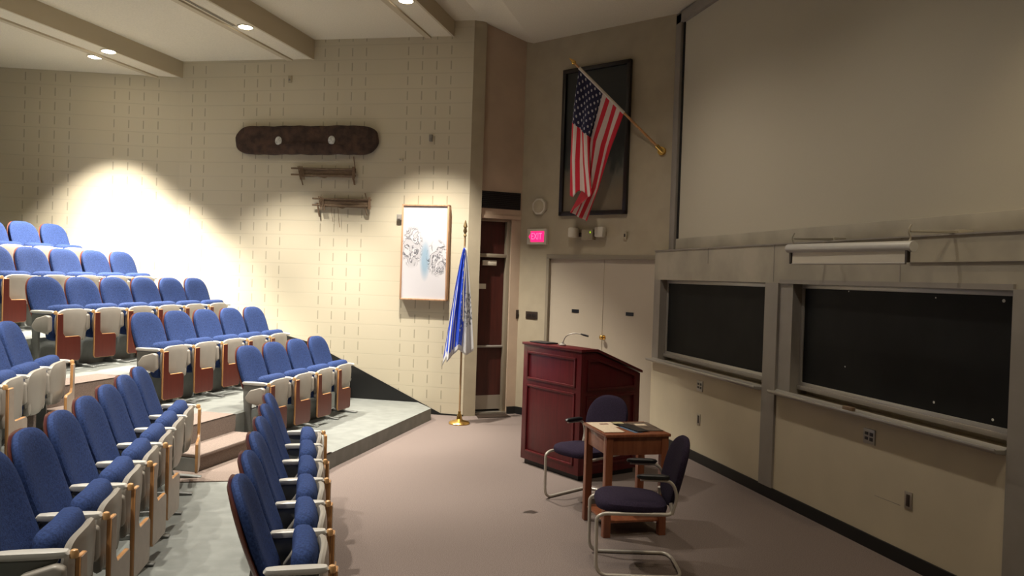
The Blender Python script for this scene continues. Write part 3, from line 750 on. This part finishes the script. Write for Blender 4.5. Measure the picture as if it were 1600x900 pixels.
for i in range(NA+1):
    a = i/NA; r_ = []
    for j in range(NB+1):
        b_ = j/NB
        zb_ = .72+.22*min(1, a*2.2) if a < .5 else .94-.06*sin((a-.5)*2*pi)
        if a < .12: zb_ = .72+a*1.1
        z_ = 2.22-(2.22-zb_)*b_
        spread = .012+.172*(b_**.8)
        xx = (-1+2*a)*spread*(1.12 if a < .5 else .98)-.03*b_
        yy = -.03+.035*sin(a*pi*7+b_*1.3)*(.25+b_*.9)-.03*cos(a*pi-pi/2)*b_
        P = rgt*xx+fwd_*yy; r_.append(bm.verts.new((P.x, P.y, z_)))
    G.append(r_)
for i in range(NA):
    for j in range(NB):
        f_ = bm.faces.new((G[i][j], G[i+1][j], G[i+1][j+1], G[i][j+1]))
        for l, (a, b_) in zip(f_.loops, ((i, j), (i+1, j), (i+1, j+1), (i, j+1))): l[uvl].uv = (a/NA, b_/NB)
def blueflag():
    m = mat('blue_flag_cloth', (.02, .05, .45), .6); nt = m.node_tree; b = nt.nodes['Principled BSDF']
    uvn = nt.nodes.new('ShaderNodeUVMap'); uvn.uv_map = 'UVMap'; sx = nt.nodes.new('ShaderNodeSeparateXYZ'); nt.links.new(uvn.outputs[0], sx.inputs[0]); u, v = sx.outputs[0], sx.outputs[1]
    nz = nt.nodes.new('ShaderNodeTexNoise'); nz.inputs['Scale'].default_value = 16; mpp = nt.nodes.new('ShaderNodeMapping'); mpp.inputs['Scale'].default_value = (1.2, 1.6, 1)
    nt.links.new(uvn.outputs[0], mpp.inputs[0]); nt.links.new(mpp.outputs[0], nz.inputs['Vector'])
    right = math_node(nt, 'GREATER_THAN', math_node(nt, 'ADD', u, math_node(nt, 'MULTIPLY', v, .22)), .78)
    stripes = math_node(nt, 'MULTIPLY', math_node(nt, 'LESS_THAN', math_node(nt, 'FLOORED_MODULO', math_node(nt, 'ADD', math_node(nt, 'MULTIPLY', u, 11), math_node(nt, 'MULTIPLY', v, -1.5)), 1.0), .38), math_node(nt, 'LESS_THAN', math_node(nt, 'SUBTRACT', u, math_node(nt, 'MULTIPLY', v, .42)), .02))
    bot = math_node(nt, 'GREATER_THAN', math_node(nt, 'SUBTRACT', v, math_node(nt, 'MULTIPLY', u, .02)), .935)
    speck = math_node(nt, 'MULTIPLY', math_node(nt, 'GREATER_THAN', nz.outputs['Fac'], .60), math_node(nt, 'LESS_THAN', math_node(nt, 'ABSOLUTE', math_node(nt, 'SUBTRACT', u, .52)), .07))
    wh = math_node(nt, 'MAXIMUM', math_node(nt, 'MAXIMUM', right, stripes), math_node(nt, 'MAXIMUM', bot, speck))
    m1 = nt.nodes.new('ShaderNodeMix'); m1.data_type = 'RGBA'; m1.inputs[6].default_value = (.025, .08, .62, 1); m1.inputs[7].default_value = (.62, .62, .64, 1); nt.links.new(wh, m1.inputs[0])
    grey = math_node(nt, 'MULTIPLY', math_node(nt, 'MULTIPLY', right, math_node(nt, 'GREATER_THAN', nz.outputs['Fac'], .54)), math_node(nt, 'LESS_THAN', math_node(nt, 'ABSOLUTE', math_node(nt, 'SUBTRACT', v, .58)), .16))
    m2 = nt.nodes.new('ShaderNodeMix'); m2.data_type = 'RGBA'; m2.inputs[7].default_value = (.12, .13, .16, 1); nt.links.new(m1.outputs[2], m2.inputs[6]); nt.links.new(grey, m2.inputs[0])
    nt.links.new(m2.outputs[2], b.inputs['Base Color']); return m
o = obj('flag_cloth', bm, blueflag(), t, True); md = o.modifiers.new('thick', 'SOLIDIFY'); md.thickness = .003
bm = bmesh.new(); add_tube(bm, [(-.0, -.02, 2.24), (.012, -.03, 2.1), (-.01, -.075, 1.7), (-.005, -.085, 1.3)], .006, 8); obj('cord', bm, M['offwhite'], t, True)

# ================================================================ LEFT WALL OBJECTS
def LWat(x, y, out=.0): return LW.at(x, y, out)
# wooden relic plank
sl, _ = LWat(368, 220, .05); sr, _ = LWat(592, 222, .05); cx = (sl+sr)/2; hw = abs(sl-sr)/2; cz = 3.66
org = LW(cx, cz, 0)
t = thing('wooden_plank', 'long dark rough wooden slab with rounded ends and two white discs high on the wall', 'wooden plank', org)
m = mat('dark_bark', (.085, .045, .030), .9, nscale=9, col2=(.032, .018, .013), bump=1.0, bscale=35)
bm = bmesh.new(); o_ = []
for sg_ in (1, -1):
    for i in range(21):
        a_ = (-pi/2+pi*i/20)
        u = sg_*(hw-.27+.27*abs(cos(a_))**.85); v = sg_*.198*math.copysign(abs(sin(a_))**.85, a_)
        o_.append((u+.005*sin(v*37), v+.004*sin(u*9)))
    for i in range(1, 20):
        u = sg_*((hw-.27)*(1-2*i/20)); v = sg_*.198
        o_.append((u, v+.004*sin(u*9)+.004*sin(u*23)))
g = lambda u, v, w: LW(cx+u, cz+v, .05+w)-org
add_pad(bm, o_, .09, g, 8, 5); obj('slab', bm, m, t, True)
bm = bmesh.new(); add_pad(bm, [(u*.55-.02, v*.3-.08) for u, v in sup(hw, .20, 3, 3, 30)], .03, lambda u, v, w: LW(cx+u, cz+v-.03, .095+w)-org, 4, 2); obj('bark_ridge', bm, m, t, True)
for px, py in ((435, 220), (518, 219)):
    s, z = LWat(px, py, .1); bm = bmesh.new(); add_lathe(bm, [(.056, 0), (.058, .012), (.045, .022), (.02, .024)], 20, lambda a, b, c: LW(s+a*.85, z+b*1.05, .09+c)-org)
    obj('disc', bm, mat('pale_disc', (.5, .5, .47), .5, nscale=30, namt=.3), t, True)
def relic(lab, x0, x1, y0, y1, cords, prongs):
    sA, zA = LWat(x0, y0, .04); sB, zB = LWat(x1, y1, .04); cz_ = (LWat((x0+x1)/2, (y0+y1)/2, .04))[1]; h = abs(zA-zB)/2; c_ = (sA+sB)/2; w_ = abs(sA-sB)/2
    org = LW(c_, cz_, 0); t = thing('wooden_frame_relic', lab, 'wooden relic', org)
    g = lambda u, v, d: LW(c_-u, cz_+v, d)-org      # u to the right in view
    bm = bmesh.new(); add_prism(bm, [(-w_*.78, -h*.85), (-w_*.2, -h*.8), (0, -h*1.1), (w_*.1, -h*.85), (w_*.93, -h*.95), (w_*.93, h*.85), (-w_*.78, h*.85)], .02, .05, g, .006); obj('board', bm, M['weather'], t, True)
    bm = bmesh.new()
    for zz in (h*.75, -h*.55): add_tube(bm, [g(-w_*1.02, zz+.008, .055), g(0, zz, .06), g(w_*.98, zz-.004, .055)], .013, 8)
    obj('rail', bm, M['rope'] if False else M['weather'], t, True)
    bm = bmesh.new(); 
    for i in range(4): add_tube(bm, [g(-w_*.80+i*.02, h*1.3, .07), g(-w_*.70+i*.02, -h*1.5, .075)], .006, 6)
    for i in range(3): add_tube(bm, [g(w_*.90+i*.012, h*1.2, .07), g(w_*.92+i*.012, -h*1.2, .075)], .008, 6)
    obj('lashing', bm, M['rope'], t, True)
    for (u, z0_, z1_, r_) in cords:
        bm = bmesh.new(); add_tube(bm, [g(u, z0_, .06), g(u+.012, (z0_+z1_)/2, .05), g(u+.025, z1_, .03)], r_, 6); obj('hanging_cord', bm, M['rope'], t, True)
relic('upper of two small weathered wooden frames, right under the dark slab', 457, 557, 262, 278, [(-.34, -.02, -.17, .008), (.43, .22, .0, .007), (.42, -.03, -.16, .014)], 0)
relic('lower of two small weathered wooden frames tied with cord', 490, 581, 309, 326, [(-.36, .0, -.19, .012), (-.06, -.04, -.33, .004), (-.16, -.04, -.26, .003), (.33, .14, .02, .009), (.33, -.03, -.16, .007)], 0)
# white art panel
sA, zA = LWat(629, 319, .08); sB, zB = LWat(706, 321, .08); _, zC = LWat(632, 468, .08)
w_ = abs(sA-sB)*.955; h_ = zA-zC; c_ = (sA+sB)/2+.015; cz_ = (zA+zC)/2
org = LW(c_, cz_, 0); g = lambda u, v, d: LW(c_-u, cz_+v, d)-org
t = thing('art_panel', 'white ink painting in a pale wooden box frame beside the blue flag', 'picture', org)
bm = bmesh.new(); fr_ = .022
for q4 in ([(-w_/2, -h_/2), (w_/2, -h_/2), (w_/2, -h_/2+fr_), (-w_/2, -h_/2+fr_)], [(-w_/2, h_/2-fr_), (w_/2, h_/2-fr_), (w_/2, h_/2), (-w_/2, h_/2)], [(-w_/2, -h_/2), (-w_/2+fr_, -h_/2), (-w_/2+fr_, h_/2), (-w_/2, h_/2)], [(w_/2-fr_, -h_/2), (w_/2, -h_/2), (w_/2, h_/2), (w_/2-fr_, h_/2)]):
    add_prism(bm, q4, 0, .10, g, .003)
obj('box_frame', bm, wood('pale_frame_wood', (.60, .36, .22), (.45, .25, .14), .5), t, True)
bm = bmesh.new(); uvl = bm.loops.layers.uv.new('UVMap')
vs = [bm.verts.new(g(u, v, .085)) for u, v in ((-w_/2+.02, -h_/2+.02), (w_/2-.02, -h_/2+.02), (w_/2-.02, h_/2-.02), (-w_/2+.02, h_/2-.02))]
f_ = bm.faces.new(vs)
for l, uv_ in zip(f_.loops, ((0, 0), (1, 0), (1, 1), (0, 1))): l[uvl].uv = uv_
mA = mat('white_canvas_board', (.66, .64, .66), .5); nt = mA.node_tree; b = nt.nodes['Principled BSDF']
uvn = nt.nodes.new('ShaderNodeUVMap'); uvn.uv_map = 'UVMap'; sx = nt.nodes.new('ShaderNodeSeparateXYZ'); nt.links.new(uvn.outputs[0], sx.inputs[0]); u, v = sx.outputs[0], sx.outputs[1]
def ell(cu_, cv_, au, av):
    a = math_node(nt, 'DIVIDE', math_node(nt, 'SUBTRACT', u, cu_), au); c = math_node(nt, 'DIVIDE', math_node(nt, 'SUBTRACT', v, cv_), av)
    d = math_node(nt, 'ADD', math_node(nt, 'MULTIPLY', a, a), math_node(nt, 'MULTIPLY', c, c)); return math_node(nt, 'MAXIMUM', math_node(nt, 'SUBTRACT', 1.0, d), 0.0)
nz = nt.nodes.new('ShaderNodeTexNoise'); nz.inputs['Scale'].default_value = 5; nz.inputs['Detail'].default_value = 5; nz.inputs['Distortion'].default_value = 2.2
mpp = nt.nodes.new('ShaderNodeMapping'); mpp.inputs['Scale'].default_value = (1, 1.5, 1); mpp.inputs['Rotation'].default_value = (0, 0, .7); nt.links.new(uvn.outputs[0], mpp.inputs[0]); nt.links.new(mpp.outputs[0], nz.inputs['Vector'])
ink = math_node(nt, 'MULTIPLY', math_node(nt, 'MAXIMUM', ell(.22, .56, .26, .24), ell(.80, .44, .27, .21)), 2.4)
ink = math_node(nt, 'MINIMUM', ink, 1.0)
st_ = nt.nodes.new('ShaderNodeMapRange'); st_.inputs[1].default_value = .45; st_.inputs[2].default_value = .60; nt.links.new(nz.outputs['Fac'], st_.inputs[0])
strk = math_node(nt, 'MAXIMUM', math_node(nt, 'SUBTRACT', 1.0, math_node(nt, 'MULTIPLY', math_node(nt, 'ABSOLUTE', math_node(nt, 'SUBTRACT', nz.outputs['Fac'], .5)), 24)), 0.0)
strk = math_node(nt, 'MINIMUM', math_node(nt, 'ADD', math_node(nt, 'MULTIPLY', strk, 1.3), math_node(nt, 'MULTIPLY', st_.outputs[0], .22)), 1.0)
inkf = math_node(nt, 'MULTIPLY', math_node(nt, 'MULTIPLY', ink, strk), .85)
m1 = nt.nodes.new('ShaderNodeMix'); m1.data_type = 'RGBA'; m1.inputs[6].default_value = (.66, .64, .67, 1); m1.inputs[7].default_value = (.28, .42, .55, 1); nt.links.new(math_node(nt, 'MINIMUM', math_node(nt, 'MULTIPLY', ell(.52, .42, .13, .24), 1.1), .9), m1.inputs[0])
m2 = nt.nodes.new('ShaderNodeMix'); m2.data_type = 'RGBA'; m2.inputs[7].default_value = (.05, .055, .075, 1); nt.links.new(m1.outputs[2], m2.inputs[6]); nt.links.new(inkf, m2.inputs[0])
nt.links.new(m2.outputs[2], b.inputs['Base Color']); obj('painting', bm, mA, t)
def small(nm, lab, cat, px, py, w, h, d, m, cover=None):
    s, z = LWat(px, py, 0); org = LW(s, z, 0); t = thing(nm, lab, cat, org)
    pbox('housing', LW, s, z, w, h, 0, d, m, t, org, .004); pbox('cap', LW, s, z-h*.15, w*.5, h*.3, d, d+.01, M['frame'], t, org, .002)
small('wall_sensor', 'small dark sensor on the block wall above the white painting', 'sensor', 674, 216, .045, .09, .04, M['frame'])
small('wall_hook', 'tiny pale hook plate on the block wall left of the sensor', 'hook', 627, 250, .06, .03, .03, M['offwhite'])
small('junction_box', 'small grey box on the wall at the left edge of the white painting', 'box', 625, 340, .07, .08, .04, M['frame'])
small('ceiling_sensor', 'small tan sensor high on the block wall above the dark slab', 'sensor', 454, 124, .05, .09, .03, M['ceil_step'])
o = bpy.data.objects['ceiling_sensor']; o.name = 'high_wall_sensor'

# ================================================================ DOWNLIGHTS
i = 0
for p, a, z, e in LAMPS:
    P = BP(p, a, z)
    names = {0: 'recessed ceiling lamp in the beam nearest the wall corner', 4: 'recessed ceiling lamp in the middle beam', 7: 'brighter recessed ceiling lamp in the rearmost beam', 8: 'recessed ceiling lamp behind the bright one in the rearmost beam'}
    if i in names:
        t = thing('ceiling_downlight', names[i], 'lamp', P)
        bm = bmesh.new()
        n = 24; ring = lambda r, zz: [bm.verts.new((r*cos(2*pi*k/n), r*sin(2*pi*k/n), zz)) for k in range(n)]
        R_ = [ring(.085, -.012), ring(.10, -.012), ring(.10, .0), ring(.085, -.0)]
        for aa in range(4):
            A_, B_ = R_[aa], R_[(aa+1) % 4]
            for k in range(n): bm.faces.new((A_[k], A_[(k+1) % n], B_[(k+1) % n], B_[k]))
        obj('trim_ring', bm, M['reflector'], t, True)
        bm = bmesh.new(); add_lathe(bm, [(.07, -.004), (.075, -.010), (.045, -.022), (.012, -.026)], 20); obj('lamp', bm, M['glow'], t, True)
    i += 1
# linear air slot in the ceiling beside the middle beam
t = thing('ceiling_air_slot', 'dark linear air slot in the ceiling beside the middle beam', 'vent', BP(-5.68, 7.5, 4.79))
for q in (-.012, .012):
    prism('slot', [(q-.007, -1.2), (q+.007, -1.2), (q+.007, 1.05), (q-.007, 1.05)], -.004, .0, M['blackpl'], t, lambda u, v, d: BP(u, v, d))
prism('slot_frame', [(-.03, -1.22), (.03, -1.22), (.03, 1.07), (-.03, 1.07)], -.003, .001, M['ceil_step'], t, lambda u, v, d: BP(u, v, d))

# ================================================================ LECTERN
LA = RD(22.3)                                 # front panel runs from (2.43,7.0) to (2.096,7.82)
t = thing('lectern', 'tall mahogany lectern with a sloping top standing before the double doors', 'lectern', (2.43, 7.0, 0), LA)
# local: x = away from audience (depth), y = along front panel
Dp, Wd = .77, .885
side = [(0, .05), (Dp, .05), (Dp, .985), (.19, 1.205), (0, 1.205)]
side_in = [(.02, .05), (Dp-.0, .05), (Dp, .975), (.185, 1.19), (.02, 1.19)]
for y0, y1 in ((0, .022), (Wd-.022, Wd)): prism('side_panel', side_in, y0, y1, M['maroon'], t, lambda u, v, d: (u, d, v), .003)
box('front_panel', (0, .0, .05), (.022, Wd, 1.205), M['maroon'], t, .003)
for (z0_, z1_) in ((.86, 1.14), (.13, .81)):
    bm = bmesh.new(); yy0, yy1 = .07, Wd-.07
    for lo, hi in (((-.014, yy0, z0_), (0, yy1, z0_+.022)), ((-.014, yy0, z1_-.022), (0, yy1, z1_)), ((-.014, yy0, z0_), (0, yy0+.022, z1_)), ((-.014, yy1-.022, z0_), (0, yy1, z1_))): add_box(bm, lo, hi, .004)
    obj('panel_moulding', bm, M['maroon'], t, True)
for poly in ([(.07, .84), (.70, .84), (.70, .97), (.22, 1.13), (.07, 1.13)], [(.07, .13), (.70, .13), (.70, .79), (.07, .79)]):
    bm = bmesh.new(); inn = inset(poly, .022)
    n = len(poly)
    for i in range(n):
        q4 = [poly[i], poly[(i+1) % n], inn[(i+1) % n], inn[i]]
        add_prism(bm, q4, -.014, 0, lambda u, v, d: (u, d, v))
    obj('panel_moulding', bm, M['maroon'], t, True)
prism('top', [(-.015, 1.20), (.19, 1.20), (Dp+.02, .978), (Dp+.02, 1.003), (.195, 1.225), (-.015, 1.225)], -.015, Wd+.015, M['maroon'], t, lambda u, v, d: (u, d, v), .004)
box('plinth', (.03, .03, 0), (Dp-.03, Wd-.03, .055), M['blackpl'], t)
box('back_panel', (Dp-.02, .02, .05), (Dp, Wd-.02, .96), M['maroon'], t)
mic = thing('gooseneck_microphone', 'small gooseneck microphone on top of the mahogany lectern', 'microphone', (2.43, 7.0, 1.225), LA)
bm = bmesh.new(); add_lathe(bm, [(.035, 0), (.036, .012), (.014, .022), (.012, .03)], 16, lambda a, b, c: (.10+a, .40+b, c)); obj('mic_base', bm, M['metalrail'], mic, True)
bm = bmesh.new(); add_tube(bm, fillet([(.10, .40, .02), (.11, .37, .10), (.16, .30, .13), (.20, .23, .12)], .05), .005, 8); obj('neck', bm, M['metalrail'], mic, True)
bm = bmesh.new(); add_tube(bm, [(.19, .24, .124), (.205, .21, .116), (.225, .17, .108)], [.006, .010, .009], 10); obj('capsule', bm, M['blackpl'], mic, True)
nb = thing('black_notebook', 'flat black folder lying on top of the lectern', 'folder', (2.43, 7.0, 1.226), LA)
box('cover', (.02, .55, 0), (.17, .82, .012), M['blackpl'], nb, .003); box('pages', (.025, .56, .003), (.174, .815, .009), M['offwhite'], nb)

# ================================================================ TABLE
TX, TY, TH = 2.10, 5.44, .757
t = thing('small_table', 'small square oak table with papers on it, between the two purple chairs', 'table', (TX, TY, 0))
bm = bmesh.new(); add_box(bm, (-.012, -.015, TH-.022), (.50, .49, TH), .004); obj('tabletop', bm, M['tablewood'], t, True)
bm = bmesh.new()
for lo, hi in (((.03, .01, .60), (.47, .03, TH-.022)), ((.03, .445, .60), (.47, .465, TH-.022)), ((.012, .03, .60), (.03, .45, TH-.022)), ((.458, .03, .60), (.476, .45, TH-.022))): add_box(bm, lo, hi, .002)
obj('apron', bm, M['tablewood'], t, True)
for x, y in ((.0, .0), (.435, .0), (.0, .425), (.435, .425)):
    bm = bmesh.new(); add_prism(bm, [(x, y), (x+.055, y), (x+.055, y+.055), (x, y+.055)], 0, TH-.024, lambda u, v, d: (u, v, d), .004); obj('leg', bm, M['tablewood'], t, True)
bm = bmesh.new(); add_box(bm, (.02, .02, .10), (.47, .46, .118), .003); obj('shelf', bm, M['tablewood'], t, True)
def flat(nm, lab, cat, x, y, w, h, rz, m, z=TH, th=.002, extra=None):
    o = thing(nm, lab, cat, (x, y, z), rz); box('sheet', (-w/2, -h/2, 0), (w/2, h/2, th), m, o)
    for (a, b, c, d, mm) in (extra or []): box('print', (a, b, th), (c, d, th+.0006), mm, o)
    return o
flat('paper_sheet', 'cream printed sheet at the left back corner of the small table', 'paper', TX+.11, TY+.37, .21, .20, 0, M['paper'], extra=[(-.02, .0, .05, .04, M['print'])])
flat('paper_sheet', 'cream printed sheet at the left front of the small table', 'paper', TX+.085, TY+.18, .16, .24, 0, M['paper'], z=TH+.0027)
flat('paper_sheet', 'yellowish sheet at the back middle of the small table', 'paper', TX+.255, TY+.39, .09, .17, .05, mat('yellow_paper', (.45, .40, .22), .7))
flat('leaflet', 'pale blue leaflet sticking out under the black magazine', 'leaflet', TX+.245, TY+.22, .07, .36, .12, M['bluepaper'])
mg = mat('glossy_cover', (.07, .045, .035), .3, nscale=14, col2=(.22, .17, .13))
flat('magazine', 'glossy dark picture magazine on the right of the small table', 'magazine', TX+.39, TY+.26, .20, .34, -.05, mg, th=.006, extra=[(-.04, .03, .05, .10, M['paper'])])
flat('magazine', 'black magazine in the middle of the small table', 'magazine', TX+.285, TY+.20, .10, .30, .18, M['blackpl'], z=TH+.0068, th=.004)
# ================================================================ GUEST CHAIRS
def guest_chair(label, loc, rz):
    """local: faces +x, y left, origin under seat centre"""
    t = thing('guest_chair', label, 'chair', loc, rz, 'purple sled-base armchairs')
    hw = .225; r = .0125; t.scale = (.93, 1, .95)
    bm = bmesh.new()
    for s in (-1, 1):
        pts = [(-.27, s*hw, .62), (-.26, s*hw, .66), (.0, s*hw, .645), (.03, s*hw, .64)]
        path = fillet([(-.235, s*(hw-.03), .50), (-.245, s*hw, .43), (.22, s*hw, .425), (.27, s*hw, .40), (.265, s*hw, .012+.0), (-.26, s*hw, .0125)], .09, 8)
        add_tube(bm, path, r, 10)
        add_tube(bm, fillet([(-.24, s*hw, .43), (-.275, s*hw, .55), (-.235, s*hw, .655), (-.02, s*hw, .66)], .07, 7), r*.9, 10)
    add_tube(bm, fillet([(-.20, -hw, .0125), (-.30, -hw, .0125), (-.33, -hw+.09, .0125), (-.33, hw-.09, .0125), (-.30, hw, .0125), (-.20, hw, .0125)], .08, 8), r, 10)
    obj('tube_frame', bm, M['tube'], t, True)
    bm = bmesh.new(); add_pad(bm, sup(.25, .235, 3.2, 3.2, 44), .10, lambda u, v, w: (.01+u, v, .455+w+.012*(u/.25)-.02*(u/.25)**4*(u > 0)), 7, 3.2); obj('seat', bm, M['purple'], t, True)
    bm = bmesh.new()
    def f(u, v, w):
        tt_ = (v+.25)/.5; return (-.225-.115*tt_+w-.03*(1-(u/.22)**2), u, .44+.47*tt_)
    add_pad(bm, [(u*(1-.0), v) for u, v in sup(.222, .25, 2.5, 2.6, 44)], .075, f, 7, 3); obj('backrest', bm, M['purple'], t, True)
    for s in (-1, 1):
        bm = bmesh.new(); add_pad(bm, sup(.115, .024, 4, 4, 24), .036, lambda u, v, w, s=s: (-.105+u, s*hw+v, .678+w), 4, 3); obj('arm_pad', bm, M['blackpl'], t, True)
    return t
guest_chair('purple armchair with pale sled frame in front of the small table, nearest the camera', (2.08, 4.90, 0), RD(166))
guest_chair('purple armchair with pale sled frame behind the small table, in front of the lectern', (2.29, 6.42, 0), RD(180+30))

bm = bmesh.new(); add_pad(bm, [(u*(1+.25*sin(9*v*60)), v*(1+.2*sin(70*u))) for u, v in sup(.055, .04, 2, 2, 26)], .003, lambda u, v, w: (1.74+u, 6.14+v, .0012+w*.5), 2, 2)
tag(obj('carpet_stain', bm, M['brown'], None), 'small dark stain on the open carpet left of the purple chairs', 'stain')
